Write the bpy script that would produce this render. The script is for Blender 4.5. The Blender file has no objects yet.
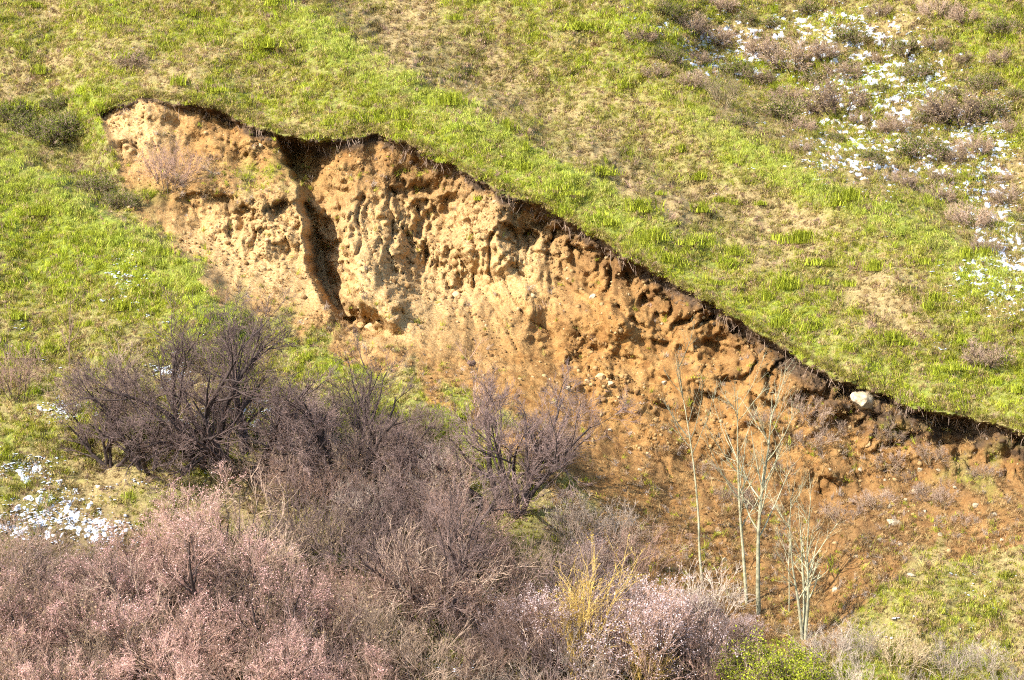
import bpy, math, random
import numpy as np
rng = np.random.default_rng(7)
random.seed(7)
SC = bpy.context.scene
COL = SC.collection

# ------------------------------------------------------------------ camera, sky, sun, exposure
CAM = np.array([0.0, -90.0, 0.0]); LENS = 104.5; FPX = 1024 * LENS / 36.0
cam = bpy.data.cameras.new('camera'); cam.lens = LENS; cam.sensor_width = 36; cam.clip_end = 1000
co = bpy.data.objects.new('camera', cam); COL.objects.link(co)
co.location = CAM; co.rotation_euler = (math.radians(90), 0, 0); SC.camera = co
SUN = np.array([-0.66, -0.50, 0.69]); SUN /= np.linalg.norm(SUN)
world = bpy.data.worlds.new('World'); SC.world = world; world.use_nodes = True
nt = world.node_tree; bg = nt.nodes['Background']
sky = nt.nodes.new('ShaderNodeTexSky'); sky.sky_type = 'NISHITA'; sky.sun_disc = False
sky.sun_elevation = math.asin(SUN[2]); sky.sun_rotation = math.atan2(SUN[0], SUN[1])
nt.links.new(sky.outputs[0], bg.inputs[0]); bg.inputs[1].default_value = 0.125
sl = bpy.data.lights.new('sun', 'SUN'); sl.energy = 4.4; sl.angle = math.radians(0.5); sl.color = (1.0, 0.95, 0.87)
so = bpy.data.objects.new('sun', sl); COL.objects.link(so)
from mathutils import Vector
so.rotation_euler = Vector(SUN).to_track_quat('Z', 'Y').to_euler()
SC.view_settings.view_transform = 'Standard'; SC.view_settings.look = 'None'
SC.view_settings.exposure = 1.66; SC.view_settings.gamma = 1.0
SC.cycles.max_bounces = 4; SC.cycles.diffuse_bounces = 3; SC.cycles.adaptive_threshold = 0.03; SC.cycles.use_denoising = False; SC.cycles.filter_width = 1.15

# ------------------------------------------------------------------ helpers
def tag(o, label, cat=None, group=None, kind=None):
    o['label'] = label
    if cat: o['category'] = cat
    if group: o['group'] = group
    if kind: o['kind'] = kind
    return o

def mesh_np(name, V, F4=None, F3=None, smooth=False):
    me = bpy.data.meshes.new(name)
    V = np.ascontiguousarray(V, dtype=np.float32).reshape(-1, 3)
    loops = []; starts = []; n = 0
    if F4 is not None and len(F4):
        F4 = np.asarray(F4, dtype=np.int32).reshape(-1, 4)
        loops.append(F4.ravel()); starts.append(np.arange(len(F4)) * 4); n = len(F4) * 4
    if F3 is not None and len(F3):
        F3 = np.asarray(F3, dtype=np.int32).reshape(-1, 3)
        loops.append(F3.ravel()); starts.append(n + np.arange(len(F3)) * 3)
    loops = np.concatenate(loops); starts = np.concatenate(starts)
    me.vertices.add(len(V)); me.vertices.foreach_set('co', V.ravel())
    me.loops.add(len(loops)); me.loops.foreach_set('vertex_index', loops.astype(np.int32))
    me.polygons.add(len(starts)); me.polygons.foreach_set('loop_start', starts.astype(np.int32))
    if smooth: me.polygons.foreach_set('use_smooth', np.ones(len(starts), dtype=bool))
    me.update(calc_edges=True)
    return me

def obj(name, me, mat=None, parent=None):
    o = bpy.data.objects.new(name, me); COL.objects.link(o)
    if mat is not None and not me.materials: me.materials.append(mat)
    if parent is not None: o.parent = parent
    return o

def empty(name, loc=(0, 0, 0)):
    o = bpy.data.objects.new(name, None); COL.objects.link(o); o.location = loc
    o.empty_display_size = 0.2
    return o

def attr(me, name, vals):
    a = me.attributes.new(name, 'FLOAT', 'POINT'); a.data.foreach_set('value', np.asarray(vals, dtype=np.float32).ravel())

# noise ------------------------------------------------------------
def _hash(ix, iy, seed):
    h = (ix.astype(np.int64) * 374761393 + iy.astype(np.int64) * 668265263 + seed * 974634541) & 0xffffffff
    h = ((h ^ (h >> 13)) * 1274126177) & 0xffffffff
    return ((h ^ (h >> 16)) & 0xffffff) / float(0x1000000)
def perlin(x, y, seed=0):
    x0 = np.floor(x); y0 = np.floor(y); fx = x - x0; fy = y - y0
    u = fx * fx * fx * (fx * (fx * 6 - 15) + 10); v = fy * fy * fy * (fy * (fy * 6 - 15) + 10)
    def g(dx, dy):
        a = _hash(x0 + dx, y0 + dy, seed) * 2 * np.pi
        return np.cos(a) * (fx - dx) + np.sin(a) * (fy - dy)
    a = g(0, 0) * (1 - u) + g(1, 0) * u; b = g(0, 1) * (1 - u) + g(1, 1) * u
    return (a * (1 - v) + b * v) * 1.5
def fbm(x, y, seed=0, oct=4, gain=.5):
    s = 0; a = 1; t = 0
    for i in range(oct):
        s = s + a * perlin(x * 2 ** i, y * 2 ** i, seed + i * 17); t += a; a *= gain
    return s / t
def voro(x, y, seed=0):
    x0 = np.floor(x); y0 = np.floor(y); d1 = np.full(x.shape, 9.); d2 = np.full(x.shape, 9.); cid = np.zeros(x.shape)
    for dx in (-1, 0, 1):
        for dy in (-1, 0, 1):
            cx = x0 + dx; cy = y0 + dy
            d = np.hypot(cx + _hash(cx, cy, seed) - x, cy + _hash(cx, cy, seed + 5) - y)
            c = _hash(cx, cy, seed + 9)
            near = d < d1
            d2 = np.where(near, d1, np.minimum(d2, d)); cid = np.where(near, c, cid); d1 = np.where(near, d, d1)
    return d1, d2, cid
def ss(a, b, x):
    t = np.clip((x - a) / (b - a), 0, 1); return t * t * (3 - 2 * t)
def ga(px, py, cx, cy, sx, sy):
    return np.exp(-((px - cx) / sx) ** 2 - ((py - cy) / sy) ** 2)
def line(pts):
    p = np.array(pts, dtype=float); return lambda q: np.interp(q, p[:, 0], p[:, 1])

# ------------------------------------------------------------------ terrain: a slope y = f(x, z) facing the camera
# feature lines are first laid on the plain slope (coordinates in units of 1/33 m from its upper left), then carved in the round
SLOPE = 1.28
lip = line([(-50,118),(92,116),(100,112),(118,104),(150,98),(185,104),(205,108),(228,115),(250,122),(275,134),(300,138),(322,140),(345,137),(372,133),(400,141),(425,152),(455,166),(480,180),(510,194),(540,207),(570,222),(600,240),(625,256),(650,270),(680,288),(705,301),(735,318),(760,333),(785,347),(810,362),(835,376),(860,385),(890,395),(920,406),(950,413),(985,422),(1024,432),(1150,470)])
low = line([(-50,118),(92,116),(100,118),(112,155),(128,212),(160,248),(205,285),(230,310),(270,330),(320,352),(380,378),(440,405),(520,465),(580,535),(640,600),(700,650),(780,680),(830,670),(870,605),(920,570),(1024,545),(1150,540)])
foldA = line([(240,-40),(290,-5),(350,38),(420,75),(480,112),(540,150),(620,190),(700,235),(1100,440)])
foldB = line([(560,20),(690,95),(760,140),(830,180),(900,210),(960,240),(1024,268),(1150,330)])
foldC = line([(900,-60),(960,-20),(1024,18),(1100,60)])
foldM = line([(-300,60),(-20,150),(60,178),(110,213),(160,238),(200,262),(230,290),(300,340)])
gulx = lambda py: np.interp(py, [120,134,160,190,205,250,290,315,330,345], [272,274,282,295,300,303,312,330,350,372])
bench = line([(90,165),(112,178),(150,188),(210,194),(260,206),(300,204),(320,215)])

def proj(x, y, z):
    k = FPX / (y - CAM[1]); return 512 + k * x, 340 - k * z

def surface(X, Z):
    PX, PY = proj(X, SLOPE * Z, Z)
    n6 = perlin(X / 6.5, Z / 5, 3); n2 = perlin(X / 1.9, Z / 1.6, 4); n05 = fbm(X / .55, Z / .5, 5, 3)
    Y = SLOPE * Z + .8 * n6 + .42 * n2 + .20 * n05
    wob = 5 * perlin(X / .8, Z / .8, 11) + 2.5 * perlin(X / .25, Z / .25, 12)
    dA = PY - foldA(PX) + 1.5 * wob; dB = PY - foldB(PX) + wob; dC = PY - foldC(PX) + wob; dM = PY - foldM(PX) + wob
    Y += 2.5 * ss(6, -50, dA) * np.exp(-(np.minimum(dA + 50, 0) / 130) ** 2) * ss(220, 330, PX) * ss(900, 620, PX)
    Y -= .6 * ss(-6, 10, dA) * np.exp(-np.maximum(dA, 0) / 120) * ss(240, 330, PX) * ss(800, 600, PX)
    Y += 4.2 * ss(10, -75, dB) * np.exp(-(np.minimum(dB + 70, 0) / 190) ** 2) * ss(600, 760, PX)
    Y += 1.0 * ss(10, -10, dC)
    Y -= 2.0 * ss(-7, 7, dM) * np.exp(-np.maximum(dM, 0) / 230) * ss(265, 195, PX)
    Y += 1.6 * ss(4, -40, dM) * np.exp(-(np.minimum(dM + 40, 0) / 90) ** 2) * ss(130, 60, PX)
    jag = 13 * fbm(X * 2.6, Z * 2.2, 26, 4, .6); jag2 = 13 * fbm(X * 2.6, Z * 2.2, 27, 4, .6)
    # --- the slide
    lipw = 3.2 * perlin(X / .55, X * 0 + 3.3, 21) + 1.8 * perlin(X / .17, X * 0 + 7.7, 22) + 5 * perlin(X / 1.6, X * 0 + 1.7, 23)
    tb = PY - lip(PX) + lipw * ss(95, 130, PX)
    H = np.maximum(low(PX) - lip(PX), 3)
    t = tb / H
    ins = (t > 0) & (t < 1) & (PX > 92)
    tc = np.clip(t, 0, 1)
    A = np.minimum(.32 * H * .0305, 2.9)
    shp = np.where(tc < .42, np.power(tc / .42, .85), .5 + .5 * np.cos(np.pi * (tc - .42) / .58))
    dmain = A * shp
    tbp = np.maximum(tb, 0)
    bd = PY - bench(PX) + 1.5 * wob
    dleft = 1.05 * ss(0, 60, tbp) * np.where(bd < 0, 1 - .62 * ss(-70, 0, bd), .38) + 1.75 * ss(0, 75, bd) * ss(1.0, .5, tc)
    dleft = dleft + (.28 * ss(-1, 3, bd) * np.exp(-(np.maximum(bd, 0) / 26) ** 2) - .25 * np.exp(-((bd + 8) / 10) ** 2)) * ss(130, 200, PX)
    dleft *= ss(1.0, .86, tc) * (.12 + .88 * ss(96, 150, PX + 10 * perlin(X / .6, Z / .6, 24)))
    wl = ss(330, 296, PX)
    d = dmain * (1 - wl) + dleft * wl
    notch = np.interp(PX, [95, 130, 250, 300, 400, 600, 760, 830, 900, 1024, 1100], [.02, .08, .15, .45, .45, .5, .55, .95, .9, .85, .8])
    d = d + notch * ss(0, 5, tbp) * np.exp(-(tbp / 55) ** 2)
    # gully shaft
    s = PX - gulx(PY) + .8 * wob + .15 * jag + 5 * perlin(Z / .9, Z * 0 + X * .3, 25)
    wid = np.interp(PY, [130, 150, 190, 210, 260, 310, 340], [34, 38, 40, 36, 38, 40, 30])
    dep = np.interp(PY, [128, 142, 160, 190, 205, 250, 305, 330, 345], [0, 1.3, 2.2, 2.3, 3.2, 4.2, 4.0, 2.6, 0])
    d = d + dep * ss(-1, 3, s) * np.clip(1 - np.maximum(s - np.interp(PY, [130, 160, 190, 210, 300, 330], [24, 24, 11, 7, 10, 22]), 0) / wid, 0, 1) ** 1.1
    # buttress, pockets, rocky bumps
    for cx, cy, sx, sy, a in ((378, 275, 26, 62, -1.7), (352, 240, 13, 65, -.8), (432, 230, 22, 55, .8), (352, 326, 20, 8, .9), (388, 318, 14, 14, -.4), (500, 235, 30, 40, -.6), (520, 330, 40, 60, -.4), (398, 190, 16, 12, .35), (410, 186, 20, 9, .5), (383, 196, 9, 22, -.35),
                              (456, 285, 12, 16, .85), (435, 280, 16, 24, -.25), (490, 250, 26, 40, -.35), (722, 348, 20, 20, .8), (700, 352, 10, 24, -.3),
                              (585, 235, 40, 12, .5), (640, 268, 22, 14, .4), (600, 372, 26, 20, -.5), (588, 352, 18, 12, .55), (545, 345, 12, 26, .35),
                              (665, 325, 18, 18, .35), (835, 398, 14, 12, .5), (910, 437, 16, 5, .4), (770, 400, 30, 30, -.3), (620, 320, 40, 26, -.3)):
        d = d + a * ga(PX + 1.6 * wob + jag, PY + 2 * wob + jag2, cx, cy, sx, sy)
    # crumbling relief: flutes, blocks, clods
    face = np.clip(ss(0, .04, tc) * ss(.95, .4, tc), 0, 1)
    pal = np.clip(.72 * ga(PX, PY, 410, 260, 120, 85) + .8 * ga(PX, PY, 235, 250, 85, 60) + .7 * ga(PX, PY, 500, 240, 60, 45) + .75 * ga(PX, PY, 130, 130, 50, 40) + .5 * ga(PX, PY, 385, 290, 40, 50), 0, 1)
    wx = X + .25 * perlin(X / .9, Z / .9, 31) + .004 * jag; wz = Z + .25 * perlin(X / .9, Z / .9, 32) + .004 * jag2
    big = fbm(X / 2.6 + .3 * Z, Z / 2.8, 45, 3)
    rough = np.clip(ss(.0, .4, fbm(X / 2.2, Z / 1.9, 47, 3)) * .55 + .7 * ga(PX, PY, 235, 245, 70, 45) + .8 * ga(PX, PY, 400, 280, 45, 50) + .8 * ga(PX, PY, 600, 365, 45, 30) + .6 * ga(PX, PY, 520, 230, 60, 25)
                    - .8 * ga(PX, PY, 400, 170, 50, 25) - .7 * ga(PX, PY, 510, 330, 40, 60) - .6 * ga(PX, PY, 590, 300, 60, 25) + .5 * ss(45, 10, tb) - .9 * ga(PX, PY, 150, 145, 60, 42), .05, .85)
    rill = np.abs(perlin(wx * .85 + .25 * wz, wz * .33, 33)); rill2 = np.abs(fbm(wx * 2.3 + .5 * wz, wz * .8, 34, 2))
    bil = np.abs(fbm(wx * 2.5 + .4 * wz, wz * 1.0, 35, 2)); bil2 = np.abs(fbm(wx * 6.5 + wz, wz * 2.8, 36, 3)); rid = fbm(wx * 4.2 + .8 * wz, wz * 1.7, 48, 4, .65)
    led = Z * .95 + .3 * X + 1.1 * fbm(X / 1.6, Z / 1.6, 67, 3)
    # short ribs and chutes falling away from the turf edge, square to it
    al = X * .86 - Z * .5; dn = X * .5 + Z * .86
    r1 = np.abs(perlin(al * .8 + .8 * perlin(X * .8, Z * .8, 58) + .022 * jag, dn * .35 + .012 * jag2, 59)); r2 = np.abs(perlin(al * 2.7 + .3 * perlin(X * 2, Z * 2, 60), dn * .7, 62))
    ribs = (.62 * ss(.28, .0, r1) * ss(-.25, .35, fbm(X / 1.7, Z / 1.7, 64, 3) + .1) + .20 * ss(.25, .0, r2) * ss(-.2, .3, perlin(X / .9, Z / .9, 65)) - .15) * ss(85, 25, tb + 22 * perlin(X / 1.3, Z * 0, 63)) * ss(380, 470, PX) * ss(2, 14, tb)
    d1, d2, cid = voro(wx * 2.1 + .4 * rid, wz * 2.6 + .4 * rid, 37)
    e1, e2, cie = voro(wx * 6.5, wz * 5.5, 38)
    rel = 1.1 * big - .45 * rill * (.4 + .6 * ss(.6, .3, tc)) - .22 * rill2 * (.3 + rough) + ribs + rough * (-.24 * bil - .08 * bil2 + .13 * rid + .26 * (cid - .5) + .03 * (cie - .5) + .08 * ss(.08, .0, d2 - d1) + .22 * (led - np.floor(led) - .5)) + .05 * rid + .02 * fbm(X * 9, Z * 8, 49, 2)
    but = np.abs(perlin(wx * 1.15 + .15 * wz, wz * .24, 68)); but2 = np.abs(perlin(wx * 2.6 + .2 * wz, wz * .5, 69))
    rel = rel + (.55 * ss(.16, 0, but) + .22 * ss(.14, 0, but2)) * ss(20, 50, tb) * ss(.85, .5, tc) * np.clip(ga(PX, PY, 420, 240, 110, 70) + ga(PX, PY, 240, 250, 70, 45), 0, 1)
    rel = rel + .30
    # slipped ledges running along under the turf edge
    for off, amp, x0, x1, sd in ((26, 1.0, 500, 650, 91), (62, .5, 560, 780, 92), (46, .4, 330, 470, 93), (95, .4, 600, 760, 94), (30, .4, 700, 860, 95)):
        q = tb - off - 14 * perlin(X / 1.4, X * 0 + sd, sd) + 1.2 * wob
        rel = rel + amp * ss(-1, 3, q) * np.exp(-(np.maximum(q, 0) / 20) ** 2) * ss(x0 - 30, x0 + 20, PX) * ss(x1 + 30, x1 - 20, PX) * ss(-.3, .15, perlin(X / .8, Z / 1.2, sd + 3))
    # long tension cracks in the debris on the lower slope
    cr = np.abs(perlin(X * .9 + Z * .55, (Z - .55 * X) * .22, 41))
    rel = rel + .22 * ss(.05, 0, cr) * ss(.15, .4, tc)
    d = d + rel * face
    d = d + (.13 * fbm(X * 1.6, Z * 1.3, 46, 3) + .06 * fbm(X * 4, Z * 3.4, 43, 4) + .03 * (cie - .5)) * ss(0, .1, tc) * ss(1, .9, tc)
    Y = Y + np.where(ins, np.maximum(d, 0.02), 0)
    # --- what covers the ground
    nz = fbm(X / .9, Z / .9, 51, 4)
    soil = ins * ss(0, 1.5, tb) * ss(1.04, .86, tc + .34 * nz * ss(.4, .8, tc)) * ss(92, 99, PX + 12 * nz)
    soil = soil * (1 - .75 * ss(-.1, .3, nz) * ga(PX, PY, 990, 470, 45, 28)) * (1 - .5 * ss(-.05, .3, nz) * ga(PX, PY, 905, 432, 20, 8))
    soil = soil * (1 - .8 * ss(.05, .35, nz + .25) * ga(PX, PY, 255, 178, 42, 22)) * (1 - .75 * ga(PX, PY, 140, 195, 26, 10))
    hum_w = np.interp(PX, [95, 200, 300, 420, 600, 800, 850, 1024], [3, 6, 14, 8, 10, 18, 32, 24])
    hum = ins * ss(1.55, .45, tb / hum_w + .75 * perlin(X / .45, Z / .6, 52) + .35 * perlin(X / .15, Z / .2, 56)) * ss(-1, 0, tb)
    hum = np.maximum(hum, .9 * ga(PX + 2 * wob, PY + wob, 135, 203, 26, 6)); hum = np.maximum(hum, ins * .75 * np.exp(-((bd - 3) / 4.5) ** 2) * ss(190, 215, PX) * ss(300, 280, PX) * ss(-.1, .25, perlin(X / .5, Z, 57)))
    wash = ins * ss(70, 8, tb + 26 * perlin(X / .7, Z / 1.1, 54)) * ss(300, 620, PX) + .8 * ins * ga(PX, PY, 400, 172, 52, 24) + .7 * ins * ss(.1, .5, fbm(X / 1.2, Z / 1.5, 55, 4)) * ss(280, 480, PX)
    g = .56 + .6 * fbm(X / 2.6, Z / 1.7, 53, 4)
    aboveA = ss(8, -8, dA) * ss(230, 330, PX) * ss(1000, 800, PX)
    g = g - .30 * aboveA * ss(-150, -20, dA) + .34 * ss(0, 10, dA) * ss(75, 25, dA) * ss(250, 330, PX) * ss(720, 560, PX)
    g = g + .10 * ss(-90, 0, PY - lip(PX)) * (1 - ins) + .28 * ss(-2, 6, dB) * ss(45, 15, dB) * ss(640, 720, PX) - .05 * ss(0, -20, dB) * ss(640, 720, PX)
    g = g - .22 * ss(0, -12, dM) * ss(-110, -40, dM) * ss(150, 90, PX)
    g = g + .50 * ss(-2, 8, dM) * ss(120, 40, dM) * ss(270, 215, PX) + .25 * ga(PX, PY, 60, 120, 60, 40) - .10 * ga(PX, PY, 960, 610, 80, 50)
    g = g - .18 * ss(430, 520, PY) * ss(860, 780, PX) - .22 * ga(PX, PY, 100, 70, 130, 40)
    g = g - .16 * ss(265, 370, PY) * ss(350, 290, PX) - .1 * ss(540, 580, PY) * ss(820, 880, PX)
    return dict(Y=Y, PX=PX, PY=PY, soil=soil, hum=hum, green=np.clip(g, 0, 1), pale=pal, rough=rough, wash=wash, tb=tb, t=t, ins=ins, dA=dA, dB=dB, dM=dM)

def axis(a, b, step, lo, hi):
    core = np.arange(a, b + 1e-6, step)
    def out(w):
        r = []; s = step; p = 0
        while p < w: s *= 1.18; p += s; r.append(p)
        return np.array(r)
    return np.concatenate([(a - out(a - lo))[::-1], core, b + out(hi - b)])
gx = axis(-19.2, 19.2, .048, -75, 75); gz = axis(-9.8, 12.9, .046, -38, 60)
X, Z = np.meshgrid(gx, gz)
T = surface(X, Z)
YT = T['Y']

def sample(F, x, z):
    i = np.clip(np.searchsorted(gx, x) - 1, 0, len(gx) - 2); j = np.clip(np.searchsorted(gz, z) - 1, 0, len(gz) - 2)
    u = np.clip((x - gx[i]) / (gx[i + 1] - gx[i]), 0, 1); v = np.clip((z - gz[j]) / (gz[j + 1] - gz[j]), 0, 1)
    return (F[j, i] * (1 - u) + F[j, i + 1] * u) * (1 - v) + (F[j + 1, i] * (1 - u) + F[j + 1, i + 1] * u) * v
def spot(px, py):
    """the point of the hillside seen at a place in the view (first hit along the sight line)"""
    y = np.arange(-34, 45, .06); k = (y - CAM[1]) / FPX
    x = (px - 512) * k; z = (340 - py) * k
    hit = np.nonzero(y >= sample(YT, x, z))[0]
    i = hit[0] if len(hit) else -1
    return np.array([x[i], y[i], z[i]])

def mat(name): 
    m = bpy.data.materials.new(name); m.use_nodes = True
    n = m.node_tree; b = n.nodes['Principled BSDF']; b.inputs['Roughness'].default_value = .9
    b.inputs['Specular IOR Level'].default_value = .15
    return m, n, b
def N(n, t, **kw):
    o = n.nodes.new(t)
    for k, v in kw.items(): setattr(o, k, v)
    return o
def ramp(n, stops):
    r = n.nodes.new('ShaderNodeValToRGB'); e = r.color_ramp.elements
    while len(e) < len(stops): e.new(.5)
    for q, (p, c) in zip(e, stops): q.position = p; q.color = (*c, 1)
    return r
def mixc(n, fac, a, b, blend='MIX'):
    m = n.nodes.new('ShaderNodeMix'); m.data_type = 'RGBA'; m.blend_type = blend
    for s, v in ((m.inputs[0], fac), (m.inputs[6], a), (m.inputs[7], b)):
        if isinstance(v, bpy.types.NodeSocket): n.links.new(v, s)
        else: s.default_value = v if isinstance(v, float) else (*v, 1)
    return m.outputs[2]
def noise(n, scale, detail=4, rough=.6, co=None):
    t = n.nodes.new('ShaderNodeTexNoise'); t.inputs['Scale'].default_value = scale; t.inputs['Detail'].default_value = detail; t.inputs['Roughness'].default_value = rough
    if co is not None: n.links.new(co, t.inputs['Vector'])
    return t.outputs['Fac']
def att(n, name, kind='GEOMETRY'):
    a = n.nodes.new('ShaderNodeAttribute'); a.attribute_name = name; a.attribute_type = kind; return a

def earth_material():
    m, n, b = mat('hillside earth')
    tc = N(n, 'ShaderNodeTexCoord').outputs['Object']
    big = noise(n, .55, 4, .6, tc); med = noise(n, 2.6, 5, .65, tc); fine = noise(n, 11, 5, .7, tc)
    pal = att(n, 'pale').outputs['Fac']
    soilA = ramp(n, [(.30, (.145, .064, .017)), (.47, (.23, .115, .033)), (.60, (.30, .166, .055)), (.75, (.185, .086, .024))]); n.links.new(med, soilA.inputs[0])
    soilB = ramp(n, [(.28, (.26, .140, .046)), (.48, (.38, .232, .094)), (.68, (.47, .335, .168)), (.8, (.29, .158, .054))]); n.links.new(fine, soilB.inputs[0])
    pf = N(n, 'ShaderNodeMath', operation='MULTIPLY_ADD'); n.links.new(pal, pf.inputs[0]); pf.inputs[1].default_value = 1.5; pf.inputs[2].default_value = -.5
    pf2 = N(n, 'ShaderNodeMath', operation='ADD', use_clamp=True); n.links.new(pf.outputs[0], pf2.inputs[0]); n.links.new(big, pf2.inputs[1])
    s = mixc(n, pf2.outputs[0], soilA.outputs[0], soilB.outputs[0])
    red = att(n, 'red').outputs['Fac']
    s = mixc(n, red, s, mixc(n, .7, s, (.105, .056, .023)))
    grit = ramp(n, [(.36, (.5, .5, .5)), (.5, (1, 1, 1)), (.66, (1.18, 1.18, 1.18))]); n.links.new(noise(n, 26, 4, .7, tc), grit.inputs[0])
    s = mixc(n, .8, s, grit.outputs[0], 'MULTIPLY')
    hum = ramp(n, [(.3, (.028, .018, .011)), (.7, (.095, .058, .031))]); n.links.new(fine, hum.inputs[0])
    s = mixc(n, att(n, 'humus').outputs['Fac'], s, hum.outputs[0])
    dry = ramp(n, [(.3, (.13, .095, .04)), (.5, (.24, .175, .075)), (.7, (.33, .25, .12))]); n.links.new(fine, dry.inputs[0])
    grn = ramp(n, [(.3, (.07, .08, .014)), (.5, (.15, .17, .028)), (.7, (.22, .24, .045))]); n.links.new(fine, grn.inputs[0])
    gf = N(n, 'ShaderNodeMath', operation='MULTIPLY_ADD', use_clamp=True); n.links.new(att(n, 'green').outputs['Fac'], gf.inputs[0]); gf.inputs[1].default_value = 1.6
    off = N(n, 'ShaderNodeMath', operation='MULTIPLY_ADD'); n.links.new(med, off.inputs[0]); off.inputs[1].default_value = 1.6; off.inputs[2].default_value = -1.15
    n.links.new(off.outputs[0], gf.inputs[2])
    t = mixc(n, gf.outputs[0], dry.outputs[0], grn.outputs[0])
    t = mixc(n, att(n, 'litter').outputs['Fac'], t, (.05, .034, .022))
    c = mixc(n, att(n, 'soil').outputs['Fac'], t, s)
    n.links.new(c, b.inputs['Base Color'])
    bp = N(n, 'ShaderNodeBump'); bp.inputs['Strength'].default_value = .75; bp.inputs['Distance'].default_value = .07
    vo = N(n, 'ShaderNodeTexVoronoi'); vo.inputs['Scale'].default_value = 9; n.links.new(tc, vo.inputs['Vector'])
    hs = N(n, 'ShaderNodeMath', operation='MULTIPLY_ADD'); n.links.new(vo.outputs['Distance'], hs.inputs[0]); hs.inputs[1].default_value = -.5; n.links.new(noise(n, 13, 6, .75, tc), hs.inputs[2])
    n.links.new(hs.outputs[0], bp.inputs['Height']); n.links.new(bp.outputs[0], b.inputs['Normal'])
    return m
EARTH = earth_material()
nzv, nxv = X.shape
idx = np.arange(nzv * nxv).reshape(nzv, nxv)
Q = np.stack([idx[:-1, :-1], idx[:-1, 1:], idx[1:, 1:], idx[1:, :-1]], -1).reshape(-1, 4)
VT = np.stack([X, YT, Z], -1).reshape(-1, 3)
red = np.clip(.7 * T['wash'] + .65 * ss(560, 860, T['PX'] + .5 * (T['PY'] - 380)) * ss(.12, .5, T['t']) + .35 * fbm(X / 1.5, Z / 1.2, 61, 3), 0, 1)
qs = T['soil'].ravel()[Q].max(1) > .3
def terrain(name, quads, label):
    used, inv = np.unique(quads, return_inverse=True)
    me = mesh_np(name, VT[used], inv.reshape(-1, 4), smooth=(name == 'hillside'))
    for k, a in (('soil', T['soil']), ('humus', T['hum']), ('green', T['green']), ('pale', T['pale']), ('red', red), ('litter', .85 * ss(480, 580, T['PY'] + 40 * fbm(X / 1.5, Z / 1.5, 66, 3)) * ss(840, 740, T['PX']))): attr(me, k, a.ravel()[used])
    return tag(obj(name, me, EARTH), label, 'hillside' if name == 'hillside' else 'landslide', kind='structure')
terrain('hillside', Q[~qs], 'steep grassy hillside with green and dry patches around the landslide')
terrain('landslide_scarp', Q[qs], 'bare orange and cream earth face left by the landslide')

# ------------------------------------------------------------------ small kits: blades, clods, tubes
def nrm(v): return v / np.maximum(np.linalg.norm(v, axis=-1, keepdims=True), 1e-9)
def blades(r, n, spread, h0, h1, w, lean, segs=2):
    """n bent tapering blades rooted in a disc"""
    a = r.uniform(0, 2 * np.pi, n); rad = spread * np.abs(r.normal(0, .62, n))
    base = np.stack([rad * np.cos(a), rad * np.sin(a), np.full(n, -.02)], -1)
    ld = r.uniform(0, 2 * np.pi, n); lv = np.stack([np.cos(ld), np.sin(ld), 0 * ld], -1)
    h = r.uniform(h0, h1, n)[:, None]; ln = (r.uniform(.2, 1, n) * lean)[:, None]
    side = np.stack([-np.sin(ld + r.uniform(-1, 1, n)), np.cos(ld), 0 * ld], -1); side = nrm(side)
    ww = (r.uniform(.6, 1.2, n) * w)[:, None]
    mid = base + np.array([0, 0, 1.]) * h * .6 + lv * h * ln * .35; tip = base + np.array([0, 0, 1.]) * h * (1 - .3 * ln) + lv * h * ln
    V = np.stack([base - side * ww * .5, base + side * ww * .5, mid + side * ww * .4, mid - side * ww * .4, tip], 1)
    k = (np.arange(n) * 5)[:, None]
    return V.reshape(-1, 3), k + np.array([[0, 1, 2, 3]]), k + np.array([[3, 2, 4]])
PHI = (1 + 5 ** .5) / 2
ICO = nrm(np.array([(-1, PHI, 0), (1, PHI, 0), (-1, -PHI, 0), (1, -PHI, 0), (0, -1, PHI), (0, 1, PHI), (0, -1, -PHI), (0, 1, -PHI), (PHI, 0, -1), (PHI, 0, 1), (-PHI, 0, -1), (-PHI, 0, 1)], float))
ICF = np.array([(0,11,5),(0,5,1),(0,1,7),(0,7,10),(0,10,11),(1,5,9),(5,11,4),(11,10,2),(10,7,6),(7,1,8),(3,9,4),(3,4,2),(3,2,6),(3,6,8),(3,8,9),(4,9,5),(2,4,11),(6,2,10),(8,6,7),(9,8,1)])
def clods(r, pos, size, squash=(1, 1, 1)):
    n = len(pos)
    q = ICO[None] * r.uniform(.62, 1.25, (n, 12, 1)) * (size[:, None, None] * r.uniform(.7, 1.3, (n, 1, 3)) * np.array(squash))
    a = r.uniform(0, 6.28, n); c, s = np.cos(a)[:, None], np.sin(a)[:, None]
    q = np.stack([q[..., 0] * c - q[..., 1] * s, q[..., 0] * s + q[..., 1] * c, q[..., 2]], -1)
    V = (q + pos[:, None]).reshape(-1, 3)
    return V, (np.arange(n) * 12)[:, None, None] + ICF[None]
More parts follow.
